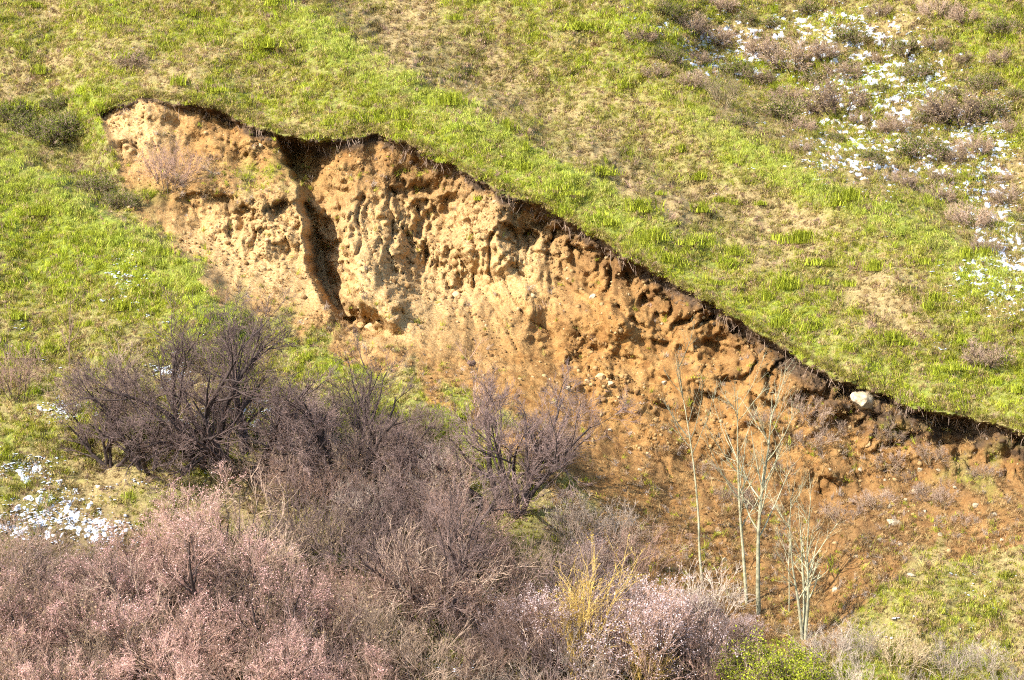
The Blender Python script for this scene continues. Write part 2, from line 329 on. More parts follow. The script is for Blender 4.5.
def rock_mesh(name, r, sub=3, sx=(1, 1, 1), flat=.35):
    V = ICO.copy(); F = ICF.copy()
    for _ in range(sub):
        V = list(map(tuple, V)); cache = {}; nf = []
        def midp(a, b):
            k = (min(a, b), max(a, b))
            if k not in cache:
                p = (np.array(V[a]) + np.array(V[b])) / 2; V.append(tuple(p / np.linalg.norm(p))); cache[k] = len(V) - 1
            return cache[k]
        for a, b, c in F:
            x, y, z = midp(a, b), midp(b, c), midp(c, a); nf += [(a, x, z), (b, y, x), (c, z, y), (x, y, z)]
        V = np.array(V); F = np.array(nf)
    # cut facets with random planes, then roughen
    for _ in range(14):
        nn = nrm(r.normal(size=3)); dd = r.uniform(.5, .82); e = V @ nn - dd
        V = V - np.where(e > 0, e, 0)[:, None] * nn * .98
    V = V * (1 + .05 * perlin(V[:, 0] * 3 + 5, V[:, 1] * 3 + V[:, 2] * 2.3, int(r.integers(99))))[:, None] * np.array(sx)
    return mesh_np(name, V, None, F)

# ------------------------------------------------------------------ grass, sod, rubble, snow (stuff)
def blade_material(name, kind='INSTANCER'):
    m, n, b = mat(name)
    a = att(n, 'tint', kind)
    oi = N(n, 'ShaderNodeNewGeometry'); 
    v = N(n, 'ShaderNodeMapRange'); n.links.new(oi.outputs['Random Per Island'], v.inputs[0]); v.inputs[3].default_value = .65; v.inputs[4].default_value = 1.35
    c = mixc(n, 1.0, a.outputs['Color'], v.outputs[0], 'MULTIPLY')
    n.links.new(c, b.inputs['Base Color']); b.inputs['Roughness'].default_value = .7
    tr = N(n, 'ShaderNodeBsdfTranslucent'); n.links.new(c, tr.inputs[0])
    mx = N(n, 'ShaderNodeMixShader'); mx.inputs[0].default_value = .3
    n.links.new(b.outputs[0], mx.inputs[1]); n.links.new(tr.outputs[0], mx.inputs[2]); n.links.new(mx.outputs[0], n.nodes['Material Output'].inputs[0])
    return m
GRASSM = blade_material('grass blades')

def scatter_object(name, protos, pos, scale, rotz, tint, kind, tilt, label, cat):
    """one mass of instanced tufts (stuff): points carry scale, rotation, tint and which tuft they take"""
    me = bpy.data.meshes.new(name); me.vertices.add(len(pos)); me.vertices.foreach_set('co', np.asarray(pos, np.float32).ravel())
    attr(me, 'sc', scale)
    a = me.attributes.new('rot', 'FLOAT_VECTOR', 'POINT'); a.data.foreach_set('vector', np.stack([tilt[:, 0], tilt[:, 1], rotz], -1).astype(np.float32).ravel())
    a = me.attributes.new('tint', 'FLOAT_COLOR', 'POINT'); a.data.foreach_set('color', np.concatenate([tint, np.ones((len(tint), 1))], 1).astype(np.float32).ravel())
    a = me.attributes.new('which', 'INT', 'POINT'); a.data.foreach_set('value', kind.astype(np.int32))
    pc = bpy.data.collections.new(name + '_tufts')
    for i, p in enumerate(protos):
        pc.objects.link(bpy.data.objects.new('%s_tuft_%02d' % (name, i), p))
    ng = bpy.data.node_groups.new(name + '_scatter', 'GeometryNodeTree')
    ng.interface.new_socket('Geometry', in_out='INPUT', socket_type='NodeSocketGeometry'); ng.interface.new_socket('Geometry', in_out='OUTPUT', socket_type='NodeSocketGeometry')
    gi = ng.nodes.new('NodeGroupInput'); go = ng.nodes.new('NodeGroupOutput')
    ip = ng.nodes.new('GeometryNodeInstanceOnPoints'); ci = ng.nodes.new('GeometryNodeCollectionInfo')
    ci.inputs['Collection'].default_value = pc; ci.inputs['Separate Children'].default_value = True; ci.inputs['Reset Children'].default_value = True
    def na(nm, dt):
        q = ng.nodes.new('GeometryNodeInputNamedAttribute'); q.data_type = dt; q.inputs['Name'].default_value = nm; return q.outputs['Attribute']
    L = ng.links.new
    L(gi.outputs[0], ip.inputs['Points']); L(ci.outputs[0], ip.inputs['Instance']); ip.inputs['Pick Instance'].default_value = True
    L(na('which', 'INT'), ip.inputs['Instance Index']); L(na('sc', 'FLOAT'), ip.inputs['Scale'])
    er = ng.nodes.new('FunctionNodeEulerToRotation'); L(na('rot', 'FLOAT_VECTOR'), er.inputs[0]); L(er.outputs[0], ip.inputs['Rotation'])
    L(ip.outputs[0], go.inputs[0])
    o = obj(name, me); md = o.modifiers.new('scatter', 'NODES'); md.node_group = ng
    return tag(o, label, cat, kind='stuff')

def tuft(i, n, spread, h0, h1, w, lean):
    V, q, t3 = blades(np.random.default_rng(100 + i), n, spread, h0, h1, w, lean)
    me = mesh_np('tuft%d' % i, V, q, t3); me.materials.append(GRASSM); return me
TUFTS = [tuft(0, 38, .16, .05, .12, .012, .9), tuft(1, 42, .17, .06, .14, .011, .8), tuft(2, 34, .13, .09, .20, .011, .9), tuft(3, 28, .10, .14, .29, .010, .9),
         tuft(4, 38, .16, .05, .13, .014, 1.3), tuft(5, 20, .08, .16, .36, .009, 1.1), tuft(6, 38, .17, .04, .10, .018, 1.2)]
def lerp(a, b, t): return a * (1 - t) + b * t
C_DRY = np.array([.43, .315, .13]); C_BRN = np.array([.25, .155, .07]); C_OLV = np.array([.30, .265, .042]); C_GRN = np.array([.335, .34, .032]); C_VIV = np.array([.38, .42, .03])

def grass():
    n = 185000
    x = rng.uniform(-24, 24, n); z = rng.uniform(-10.5, 16, n)
    px, py = proj(x, SLOPE * z, z)
    keep = (px > -190) & (px < 1215); x, z, px, py = x[keep], z[keep], px[keep], py[keep]
    so_ = sample(T['soil'], x, z); g = sample(T['green'], x, z)
    p = 1 - ss(.1, .7, so_)
    thin = ss(440, 520, py) * ss(860, 780, px)
    p *= 1 - .45 * thin
    p *= 1 - .45 * ss(.5, .2, g + .3 * perlin(x / .5, z / .5, 71))
    p = np.where(so_ > .7, .035 * ss(.55, .9, sample(T['t'], x, z)) + .004, p)
    k = rng.uniform(0, 1, len(x)) < p
    x, z, px, py, g, so_ = x[k], z[k], px[k], py[k], g[k], so_[k]
    y = sample(YT, x, z)
    gg = np.clip(g + .35 * perlin(x / .7, z / .6, 72) + .3 * perlin(x / .28, z / .25, 73) + rng.normal(0, .2, len(x)), 0, 1.15)[:, None]
    tint = np.where(gg < .28, lerp(C_BRN, C_DRY, gg / .28), np.where(gg < .5, lerp(C_DRY, C_OLV, (gg - .28) / .22), np.where(gg < .78, lerp(C_OLV, C_GRN, (gg - .5) / .28), lerp(C_GRN, C_VIV, np.clip((gg - .78) / .3, 0, 1)))))
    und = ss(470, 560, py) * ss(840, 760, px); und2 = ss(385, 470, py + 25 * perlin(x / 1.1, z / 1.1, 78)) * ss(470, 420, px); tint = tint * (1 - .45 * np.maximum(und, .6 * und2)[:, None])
    straw = (rng.uniform(0, 1, len(x)) < .13 * (1 - und))[:, None]
    tint = np.where(straw, C_DRY * 1.15, tint) * rng.uniform(.75, 1.2, (len(x), 1))
    dk = (perlin(x / .33, z / .28, 77) + rng.normal(0, .12, len(x)) > .38)[:, None]; tint = np.where(dk, tint * np.array([.66, .66, .66]), tint)
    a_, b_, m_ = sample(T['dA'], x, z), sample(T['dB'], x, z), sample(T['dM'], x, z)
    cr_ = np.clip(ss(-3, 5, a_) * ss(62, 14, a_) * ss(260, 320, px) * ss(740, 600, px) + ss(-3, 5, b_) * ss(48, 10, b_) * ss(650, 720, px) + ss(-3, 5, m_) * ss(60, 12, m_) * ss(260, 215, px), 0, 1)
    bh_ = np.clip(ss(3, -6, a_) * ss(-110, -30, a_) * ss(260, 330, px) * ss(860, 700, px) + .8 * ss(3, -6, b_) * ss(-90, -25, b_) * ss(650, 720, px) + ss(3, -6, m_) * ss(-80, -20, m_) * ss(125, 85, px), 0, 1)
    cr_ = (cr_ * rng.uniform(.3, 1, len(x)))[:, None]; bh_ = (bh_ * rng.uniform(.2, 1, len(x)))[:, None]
    tint = lerp(tint, np.array([.46, .47, .12]), .62 * cr_); tint = lerp(tint, np.array([.18, .14, .05]), .72 * bh_)  # paler grass on crests, browner behind, deepened there as painted-in fold shade
    gg = gg[:, 0]; u = rng.uniform(0, 1, len(x))
    kind = np.where(gg > .62, np.where(u < .35, 1, np.where(u < .65, 2, np.where(u < .78, 3, 0))), np.where(u < .3, 4, np.where(u < .6, 6, np.where(u < .72, 5, np.where(u < .86, 0, 2)))))
    lump = perlin(x / .42, z / .36, 79) + .6 * perlin(x / .9, z / .8, 80) + rng.normal(0, .1, len(x))
    sc = rng.uniform(.65, 1.25, len(x)) * np.where(gg > .6, 1.0, .9) * (1 + .5 * ss(.22, .6, lump)) * (1 - .3 * ss(-.15, -.5, lump))
    lp = (ss(.25, .6, lump) * rng.uniform(.3, 1, len(x)))[:, None]; tint = lerp(tint, tint * np.array([.8, .86, .7]) + np.array([.0, .015, .0]), lp)
    dead = (rng.uniform(0, 1, len(x)) < .07 + .10 * ss(.55, .3, gg))[:, None]; tint = np.where(dead, np.array([.36, .235, .16]) * rng.uniform(.6, 1.2, (len(x), 1)), tint)
    m = 2200; fx = rng.uniform(97, 1070, m); fy = lip(fx) + rng.uniform(-7, -1.5, m)
    FP = np.array([spot(a, b) for a, b in zip(fx, fy)]); FP[:, 1] -= .04
    ft = np.where(rng.uniform(0, 1, (m, 1)) < .55, C_OLV, C_DRY) * rng.uniform(.3, 1.0, (m, 1))
    n0 = len(x); x = np.concatenate([x, FP[:, 0]]); y = np.concatenate([y, FP[:, 1]]); z = np.concatenate([z, FP[:, 2]]); tint = np.concatenate([tint, ft]); kind = np.concatenate([kind, rng.choice([2, 3, 4, 5], m)]); sc = np.concatenate([sc, rng.uniform(.5, .95, m)])
    tilt = rng.normal(0, .12, (len(x), 2)); tilt[:, 0] += .35; tilt[n0:, 0] += rng.uniform(-.1, .8, m)
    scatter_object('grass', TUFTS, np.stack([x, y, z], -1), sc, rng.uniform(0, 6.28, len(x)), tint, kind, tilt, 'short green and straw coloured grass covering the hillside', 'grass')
grass()

def weeds():
    n = 120000
    x = rng.uniform(-14, 18, n); z = rng.uniform(-9.8, 8, n); px, py = proj(x, SLOPE * z, z)
    t = sample(T['t'], x, z); s_ = sample(T['soil'], x, z)
    p = .62 * ss(.3, .65, t + .25 * fbm(x / 1.2, z / 1.2, 75, 3)) * ss(590, 720, px + .2 * (py - 400)) + .5 * ss(.72, .95, t) * ss(200, 300, px) + .35 * ga(px, py, 405, 172, 48, 22) + .30 * ga(px, py, 215, 178, 60, 22) + .3 * ga(px, py, 250, 178, 40, 20) + .4 * ga(px, py, 860, 440, 100, 40) + .03
    p = p * (.25 + 1.2 * ss(-.25, .3, fbm(x / .6, z / .8, 76, 3)))
    k = (s_ > .35) & (rng.uniform(0, 1, n) < p); x, z, px, py, t = x[k], z[k], px[k], py[k], t[k]
    u = rng.uniform(0, 1, (len(x), 1))
    tint = np.where(u < .5, np.array([.36, .235, .10]), np.where(u < .8, np.array([.24, .135, .055]), np.where(u < .92, np.array([.36, .28, .21]), C_GRN))) * rng.uniform(.7, 1.25, (len(x), 1))
    grn = (ga(px, py, 255, 180, 40, 18) > rng.uniform(.2, 1.3, len(x)))[:, None]; tint = np.where(grn, C_GRN, tint)
    tilt = rng.normal(0, .3, (len(x), 2)); tilt[:, 0] += .5
    scatter_object('dry_weeds', TUFTS, np.stack([x, sample(YT, x, z), z], -1), rng.uniform(.35, 1.15, len(x)), rng.uniform(0, 6.28, len(x)), tint, rng.choice([2, 3, 4, 5, 5, 6], len(x)), tilt, 'withered straw and brown weeds growing thinly on the landslide debris', 'weeds')
weeds()

HUM, hn, hb = mat('dark humus sod'); r_ = ramp(hn, [(.3, (.026, .017, .010)), (.7, (.13, .08, .042))]); hn.links.new(noise(hn, 14, 4), r_.inputs[0]); hn.links.new(r_.outputs[0], hb.inputs['Base Color'])
def sod():
    n = 1700
    px = rng.uniform(96, 1075, n); w = (.35 + 1.3 * ss(-.35, .4, perlin(px / 23., px * 0 + .5, 83) + .5 * perlin(px / 8., px * 0 + .5, 84))) * np.interp(px, [95, 200, 300, 420, 600, 800, 850, 1024], [1.5, 3, 9, 4, 6, 13, 22, 18])
    py = lip(px) + rng.uniform(1, 3, n) + w * rng.uniform(0, 1, n) ** 1.3
    P = []; S = []
    for a, b in zip(px, py):
        q = spot(a, b); P.append(q)
    P = np.array(P); P[:, 1] += rng.uniform(-.02, .12, n)
    V, F = clods(rng, P, rng.uniform(.03, .10, n), (1, 1, .9))
    tag(obj('sod', mesh_np('sod', V, None, F), HUM), 'dark crumbling humus and roots hanging under the turf edge', 'sod', kind='stuff')
sod()

def roots():
    m = 420; fx = rng.uniform(98, 1060, m); P0 = np.array([spot(a, lip(a) + rng.uniform(2, 7)) for a in fx]); P0[:, 1] -= .03
    d = nrm(np.stack([rng.normal(0, .5, m), -rng.uniform(.1, .5, m), -np.ones(m)], -1))
    V, F = tubes(paths(rng, P0, d, rng.uniform(.12, .5, m), 5, -.15, .2), np.linspace(.009, .004, 5)[None] * rng.uniform(.7, 1.4, (m, 1)), 3, rng)
    tag(obj('root_fringe', mesh_np('root_fringe', V, F), B_BRN), 'thin pale roots hanging from the broken turf edge', 'roots', kind='stuff')

SOILM, sn, sb = mat('loose soil clods'); gi_ = N(sn, 'ShaderNodeNewGeometry')
r_ = ramp(sn, [(0, (.095, .049, .017)), (.5, (.20, .114, .043)), (.9, (.28, .18, .077)), (1, (.36, .26, .14))]); sn.links.new(gi_.outputs['Random Per Island'], r_.inputs[0]); sn.links.new(r_.outputs[0], sb.inputs['Base Color'])
def rubble():
    n = 70000
    x = rng.uniform(-15, 18, n); z = rng.uniform(-9, 8, n)
    t = sample(T['t'], x, z); s_ = sample(T['soil'], x, z)
    cl = fbm(x / 1.3, z / 1.1, 81, 3)
    k = (s_ > .6) & (sample(T['hum'], x, z) < .3) & (rng.uniform(0, 1, n) < np.clip(.12 + 1.0 * cl + .55 * sample(T['rough'], x, z), .05, 1))
    x, z = x[k], z[k]; y = sample(YT, x, z)
    V, F = clods(rng, np.stack([x, y, z], -1), .016 + .055 * rng.uniform(0, 1, len(x)) ** 4 + .07 * rng.uniform(0, 1, len(x)) ** 14)
    tag(obj('rubble', mesh_np('rubble', V, None, F), SOILM), 'small clods of loose orange soil strewn over the landslide', 'rubble', kind='stuff')
rubble()

SNOW, wn, wb = mat('old snow'); wb.inputs['Base Color'].default_value = (.54, .59, .68, 1); wb.inputs['Roughness'].default_value = .6
def snow():
    zones = [(720, 50, 38, 22, 130), (735, 62, 26, 8, 90), (790, 30, 60, 26, 120), (850, 22, 40, 22, 130), (870, 60, 50, 28, 150), (905, 95, 26, 10, 120), (940, 80, 50, 40, 120), (975, 128, 26, 10, 150), (1000, 150, 30, 40, 150),
             (1005, 205, 26, 40, 170), (1012, 240, 20, 25, 120), (860, 130, 60, 35, 110), (920, 170, 60, 30, 90), (985, 290, 25, 16, 70), (1015, 300, 20, 25, 60), (1000, 265, 24, 20, 90), (960, 275, 30, 10, 20), (700, 20, 40, 20, 60), (650, 15, 25, 15, 30), (820, 160, 30, 20, 40),
             (945, 345, 12, 6, 10), (125, 285, 13, 22, 130), (65, 412, 22, 7, 170), (18, 330, 14, 24, 14), (160, 360, 10, 20, 36), (172, 375, 14, 10, 150), (265, 415, 18, 13, 170), (185, 420, 26, 9, 130), (40, 358, 20, 10, 22), (28, 468, 24, 10, 160),
             (60, 505, 40, 24, 300), (110, 532, 24, 12, 200), (30, 525, 30, 14, 200), (133, 482, 8, 4, 14), (320, 478, 8, 12, 26), (405, 458, 9, 5, 24), (490, 487, 18, 5, 26), (455, 668, 26, 9, 50), (210, 470, 25, 10, 26), (1000, 640, 22, 26, 16), (990, 585, 25, 20, 16), (940, 610, 40, 30, 14)]
    M = 0
    for cx, cy, sx, sy, m in zones: M = M + min(1., .32 + m / 260.) * ga(T['PX'], T['PY'], cx, cy, sx * 1.35, sy * 1.35)
    M = .62 * np.minimum(M, 1.05) + 1.0 * fbm(X / .45, Z / .27, 85, 4, .75) + .45 * fbm(X / .15, Z / .1, 86, 2) - .80
    M = np.where(T['soil'] < .15, M, -1)
    core = (np.abs(X) < 19.1) & (Z > -9.7) & (Z < 12.8)
    qm = np.where(core, M, -1).ravel()[Q].max(1) > -.02
    used, inv = np.unique(Q[qm], return_inverse=True)
    h = np.clip(.16 * M.ravel()[used] + .012, -.05, .05)
    me = mesh_np('snow_sheet', VT[used] + h[:, None] * np.array([0, -.6, .8]), inv.reshape(-1, 4), smooth=True)
    tag(obj('snow_sheet', me, SNOW), 'larger irregular sheets of old snow with grass poking through', 'snow', kind='stuff')
    P = []; S = []
    for cx, cy, sx, sy, m in zones:
        for _ in range(int(min(m, 170) * 1.0)):
            a, b = cx + sx * rng.normal() * .75, cy + sy * rng.normal() * .75
            if not (-30 < a < 1060 and -30 < b < 700): continue
            P.append(spot(a, b)); S.append(.02 + .07 * rng.uniform() ** 2.6)
    for _ in range(320):
        a, b = rng.uniform(-10, 1030), rng.uniform(-10, 680)
        P.append(spot(a, b)); S.append(rng.uniform(.015, .04))
    P = np.array(P); S = np.array(S)
    keep = sample(T['soil'], P[:, 0], P[:, 2]) < .2; P, S = P[keep], S[keep]
    m = np.clip((S / .02).astype(int), 2, 7); i = np.repeat(np.arange(len(P)), m); S = S[i]
    ax = rng.normal(0, .5, len(P))[i]; L = rng.normal(0, 1, len(i)) * S * 1.15; W_ = rng.normal(0, .45, len(i)) * S
    x = P[i, 0] + L * np.cos(ax) - W_ * np.sin(ax); z = P[i, 2] + (L * np.sin(ax) + W_ * np.cos(ax)) * .7
    Q_ = np.stack([x, sample(YT, x, z) - .01, z + .045], -1)
    V, F = clods(rng, Q_, S * rng.uniform(.2, .62, len(i)), (1.3, 1.2, .35))
    tag(obj('snow', mesh_np('snow', V, None, F, smooth=True), SNOW), 'scattered melting patches of old white snow lying in the grass', 'snow', kind='stuff')
snow()

# ------------------------------------------------------------------ trees and shrubs
def tubes(P, R, S, r):
    n, K, _ = P.shape
    Tg = np.empty_like(P); Tg[:, 1:-1] = P[:, 2:] - P[:, :-2]; Tg[:, 0] = P[:, 1] - P[:, 0]; Tg[:, -1] = P[:, -1] - P[:, -2]
    Tg = nrm(Tg); ref = nrm(r.normal(size=(n, 1, 3)) + 1e-3)
    U = nrm(np.cross(Tg, ref)); W = np.cross(Tg, U)
    a = np.arange(S) * 2 * np.pi / S
    V = P[:, :, None] + R[:, :, None, None] * (np.cos(a)[None, None, :, None] * U[:, :, None] + np.sin(a)[None, None, :, None] * W[:, :, None])
    b = (np.arange(n) * K * S)[:, None, None] + (np.arange(K - 1) * S)[None, :, None]
    i = np.arange(S)[None, None]; j = (np.arange(S) + 1)[None, None] % S
    F = np.stack(np.broadcast_arrays(b + i, b + j, b + S + j, b + S + i), -1).reshape(-1, 4)
    return V.reshape(-1, 3), F
def join(parts):
    V = []; F = []; k = 0
    for v, f in parts: V.append(v); F.append(f + k); k += len(v)
    return np.concatenate(V), np.concatenate(F)
def paths(r, p0, d0, length, K, up, curl):
    P = [p0]; d = nrm(d0); st = (length / (K - 1))[:, None]
    for _ in range(K - 1):
        P.append(P[-1] + d * st); d = nrm(d + up * np.array([0, 0, 1.]) + curl * r.normal(size=d.shape))
    return np.stack(P, 1)
def kids(r, P, R, n, t0, t1, a0, a1, l0, l1, K, up, curl, rr, rmin=.0):
    N0, K0, _ = P.shape
    pi = np.repeat(np.arange(N0), n); t = r.uniform(t0, t1, len(pi))
    q = t * (K0 - 1); i = np.minimum(q.astype(int), K0 - 2); f = (q - i)[:, None]
    p = P[pi, i] * (1 - f) + P[pi, i + 1] * f; rad = R[pi, i] * (1 - f[:, 0]) + R[pi, i + 1] * f[:, 0]
    tg = nrm(P[pi, i + 1] - P[pi, i])
    pr = nrm(np.cross(tg, r.normal(size=tg.shape))); a = r.uniform(a0, a1, len(pi))[:, None]
    plen = np.linalg.norm(P[pi, 1:] - P[pi, :-1], axis=-1).sum(1)
    ln = plen * r.uniform(l0, l1, len(pi)) * (1.15 - .55 * t)
    C = paths(r, p, np.cos(a) * tg + np.sin(a) * pr, ln, K, up, curl)
    r0 = np.maximum(rad * rr, rmin)
    return C, r0[:, None] * np.linspace(1, .35, K)[None]
def stems(r, n, lean0, lean1, length, K, up, curl, rad, spread=.08, az=None):
    a = np.arange(n) * 2 * np.pi / n + r.uniform(0, 6.28) + r.normal(0, .35, n) if az is None else np.array(az, float)
    le = r.uniform(lean0, lean1, n)
    d = np.stack([np.sin(le) * np.cos(a), np.sin(le) * np.sin(a), np.cos(le)], -1)
    p0 = np.stack([spread * np.cos(a), spread * np.sin(a), np.full(n, -.25)], -1)
    ln = length * r.uniform(.8, 1.1, n)
    P = paths(r, p0, d, ln, K, up, curl)
    return P, (rad * r.uniform(.75, 1.1, n))[:, None] * np.linspace(1, .2, K)[None] ** 1.0
def tips(r, P, n, jit):
    """n points scattered along a set of twigs"""
    i = r.integers(0, len(P), n); t = np.sqrt(r.uniform(0, 1, n)) * (P.shape[1] - 1); k = np.minimum(t.astype(int), P.shape[1] - 2); f = (t - k)[:, None]
    return P[i, k] * (1 - f) + P[i, k + 1] * f + r.normal(0, jit, (n, 3))
def flakes(r, pos, s0, s1):
    """small folded petals or leaves: two triangles each"""
    n = len(pos); u = nrm(r.normal(size=(n, 3))); v = nrm(np.cross(u, r.normal(size=(n, 3)))); w = np.cross(u, v)
    s = r.uniform(s0, s1, n)[:, None]
    V = np.stack([pos - u * s, pos + v * s * .6 + w * s * .25, pos + u * s, pos - v * s * .6 + w * s * .25], 1).reshape(-1, 3)
    k = (np.arange(n) * 4)[:, None]
    return V, np.concatenate([k + np.array([[0, 1, 2]]), k + np.array([[0, 2, 3]])])

def bark(name, c0, c1, scale=6):
    m, n, b = mat(name); r = ramp(n, [(.3, c0), (.7, c1)]); tc = N(n, 'ShaderNodeTexCoord').outputs['Object']
    oi = N(n, 'ShaderNodeObjectInfo'); v = N(n, 'ShaderNodeMapRange'); n.links.new(oi.outputs['Random'], v.inputs[0]); v.inputs[3].default_value = .6; v.inputs[4].default_value = 1.45
    n.links.new(noise(n, scale, 4, .6, tc), r.inputs[0])
    n.links.new(mixc(n, 1., r.outputs[0], v.outputs[0], 'MULTIPLY'), b.inputs['Base Color'])
    return m
def petal(name, c0, c1, transl=.35):
    m, n, b = mat(name); g = N(n, 'ShaderNodeNewGeometry'); r = ramp(n, [(0, c0), (1, c1)]); n.links.new(g.outputs['Random Per Island'], r.inputs[0])
    n.links.new(r.outputs[0], b.inputs['Base Color'])
    tr = N(n, 'ShaderNodeBsdfTranslucent'); n.links.new(r.outputs[0], tr.inputs[0]); mx = N(n, 'ShaderNodeMixShader'); mx.inputs[0].default_value = transl
    n.links.new(b.outputs[0], mx.inputs[1]); n.links.new(tr.outputs[0], mx.inputs[2]); n.links.new(mx.outputs[0], n.nodes['Material Output'].inputs[0])
    return m
B_DARK = bark('dark bark', (.03, .022, .019), (.085, .06, .052)); B_TWIG = bark('mauve twigs', (.175, .105, .075), (.34, .22, .165))
B_DTW = bark('dusky twigs', (.11, .073, .06), (.235, .16, .138)); B_BRN = bark('brown twigs', (.22, .145, .10), (.43, .31, .225)); B_GREY = bark('grey twigs', (.28, .215, .16), (.47, .38, .30)); B_TAN = bark('straw stems', (.28, .20, .11), (.45, .35, .21))
B_POP = bark('pale poplar bark', (.11, .10, .06), (.37, .34, .215), 5); B_YEL = bark('ochre willow bark', (.42, .27, .06), (.64, .45, .14)); B_RED = bark('reddish twigs', (.30, .175, .13), (.48, .32, .25))
P_PINK = petal('pink blossom', (.58, .31, .28), (.80, .53, .48)); P_PALE = petal('pale blossom', (.56, .42, .41), (.78, .65, .63)); P_GRN = petal('young leaves', (.17, .19, .015), (.42, .45, .04)); P_DGR = petal('dark leaves', (.06, .08, .012), (.22, .24, .03)); P_OCH = petal('ochre buds', (.42, .27, .05), (.62, .44, .13)); P_LIT = petal('withered leaves', (.30, .20, .10), (.46, .34, .19))

PROTO = {}
def proto(key, kind, seed, **o):
    """builds the meshes of one plant: list of (part name, mesh, material, sub-parts)"""
    r = np.random.default_rng(seed); out = []
    g = lambda k, d: o.get(k, d)
    if kind == 'spread':          # broad open-crowned bare tree, several limbs from a short bole
        P0, R0 = stems(r, g('n', 5), g('lean0', .35), g('lean1', 1.1), g('h', 3.0), 9, .035, .13, g('rad', .075), .07, g('az', None))
        P1, R1 = kids(r, P0, R0, 7, .22, 1, .35, .9, .38, .65, 8, .05, .14, .6)
        P2, R2 = kids(r, P1, R1, 7, .2, 1, .35, .9, .35, .7, 5, .07, .15, .5, .0055)
        P3, R3 = kids(r, P2, R2, g('tw', 4), .2, 1, .3, .8, .4, .9, 4, .09, .13, .6, .0038)
        P4, R4 = kids(r, P3, R3, g('tw2', 3), .2, 1, .3, .8, .5, 1.0, 3, .10, .1, .7, .0034)
        out.append(('trunk', join([tubes(P0, R0, 7, r), tubes(P1, R1, 5, r)]), g('bark', B_DARK), []))
        sub = []
        if g('flower', 0):
            sub.append(('blossom', flakes(r, tips(r, np.concatenate([P3[:, [0, -1]], P4[:, [0, -1]]]), g('flower', 0), .03), .009, .022), g('petal', P_PINK)))
        out.append(('crown', join([tubes(P2, R2, 4, r), tubes(P3, R3, 3, r), tubes(P4, R4, 3, r)]), g('twig', B_TWIG), sub))
    elif kind == 'shrub':         # many thin stems from the ground
        P0, R0 = stems(r, g('n', 14), g('lean0', .1), g('lean1', 1.15), g('h', 1.6), 6, g('up', .11), .10, g('rad', .018), .18)
        P1, R1 = kids(r, P0, R0, g('k1', 6), .2, 1, g('a0', .25), g('a1', .9), .35, .7, 5, .05, .16, .6, .006)
        P2, R2 = kids(r, P1, R1, g('k2', 4), .15, 1, .25, .9, .4, .9, 4, .06, .14, .6, .0058)
        P3, R3 = kids(r, P2, R2, g('k3', 2), .2, 1, .3, .8, .4, .9, 3, .12, .1, .7, .0042)
        out.append(('stem', tubes(P0, R0, 5, r), g('bark', B_BRN), []))
        sub = []
        if g('flower', 0):
            sub.append((g('flname', 'blossom'), flakes(r, tips(r, np.concatenate([P2[:, [0, -1]], P3[:, [0, -1]]]), g('flower', 0), g('jit', .02)), g('s0', .012), g('s1', .03)), g('petal', P_PINK)))
        out.append(('crown', join([tubes(P1, R1, 3, r), tubes(P2, R2, 3, r), tubes(P3, R3, 3, r)]), g('twig', B_BRN), sub))
    elif kind == 'poplar':        # slender pale sapling, ascending side branches
        n = g('n', 1)
        P0, R0 = stems(r, n, g('lean0', .0), g('lean1', .04), g('h', 6.5), 14, .02, .025, g('rad', .075), g('gap', .01), g('az', None))
        R0 = R0[:, :1] * np.linspace(1, .14, 14)[None]
        P1, R1 = kids(r, P0, R0, g('k1', 11), g('t0', .35), .97, .45, .85, .18, .44, 7, .08, .06, .62, .015)
        P2, R2 = kids(r, P1, R1, 5, .2, 1, .35, .8, .3, .6, 4, .10, .08, .55, .007)
        P3, R3 = kids(r, P2, R2, 2, .2, 1, .35, .8, .3, .7, 3, .14, .08, .6, .004)
        out.append(('trunk', tubes(P0, R0, 8, r), g('bark', B_POP), []))
        out.append(('crown', join([tubes(P1, R1, 4, r), tubes(P2, R2, 3, r), tubes(P3, R3, 3, r)]), g('bark', B_POP), []))
    elif kind == 'tuft':          # leafy perennial clump
        v1, f1 = None, None
        V, q, t3 = blades(r, g('n', 260), g('w', .28), g('h0', .12), g('h', .42), .02, .8)
        out.append(('foliage', (V, q, t3), g('petal', P_GRN), []))
    PROTO[key] = []
    for nm, geo, m, subs in out:
        def mk(nm, geo, m):
            if len(geo) == 3: me = mesh_np(nm, *geo)
            elif geo[1].shape[1] == 3: me = mesh_np(nm, geo[0], None, geo[1])
            else: me = mesh_np(nm, geo[0], geo[1], smooth=True)
            me.materials.append(m); return me
        PROTO[key].append((nm, mk(nm, geo, m), [(a, mk(a, b, c)) for a, b, c in subs]))

def plant(name, key, px, py, h, label, cat, group=None, rot=None, sx=1., lean=0., sink=.05):
    """one plant: an Empty at its foot with its parts; h scales the prototype"""
    p = spot(px, py)
    e = empty(name, (p[0], p[1], p[2] - sink)); e.scale = (h * sx, h * sx, h)
    e.rotation_mode = 'ZYX'; e.rotation_euler = (0, lean, random.uniform(0, 6.28) if rot is None else rot)
    tag(e, label, cat, group)
    for nm, me, subs in PROTO[key]:
        o = obj(nm, me, None, e)
        for a, b in subs: obj(a, b, None, o)
    return e

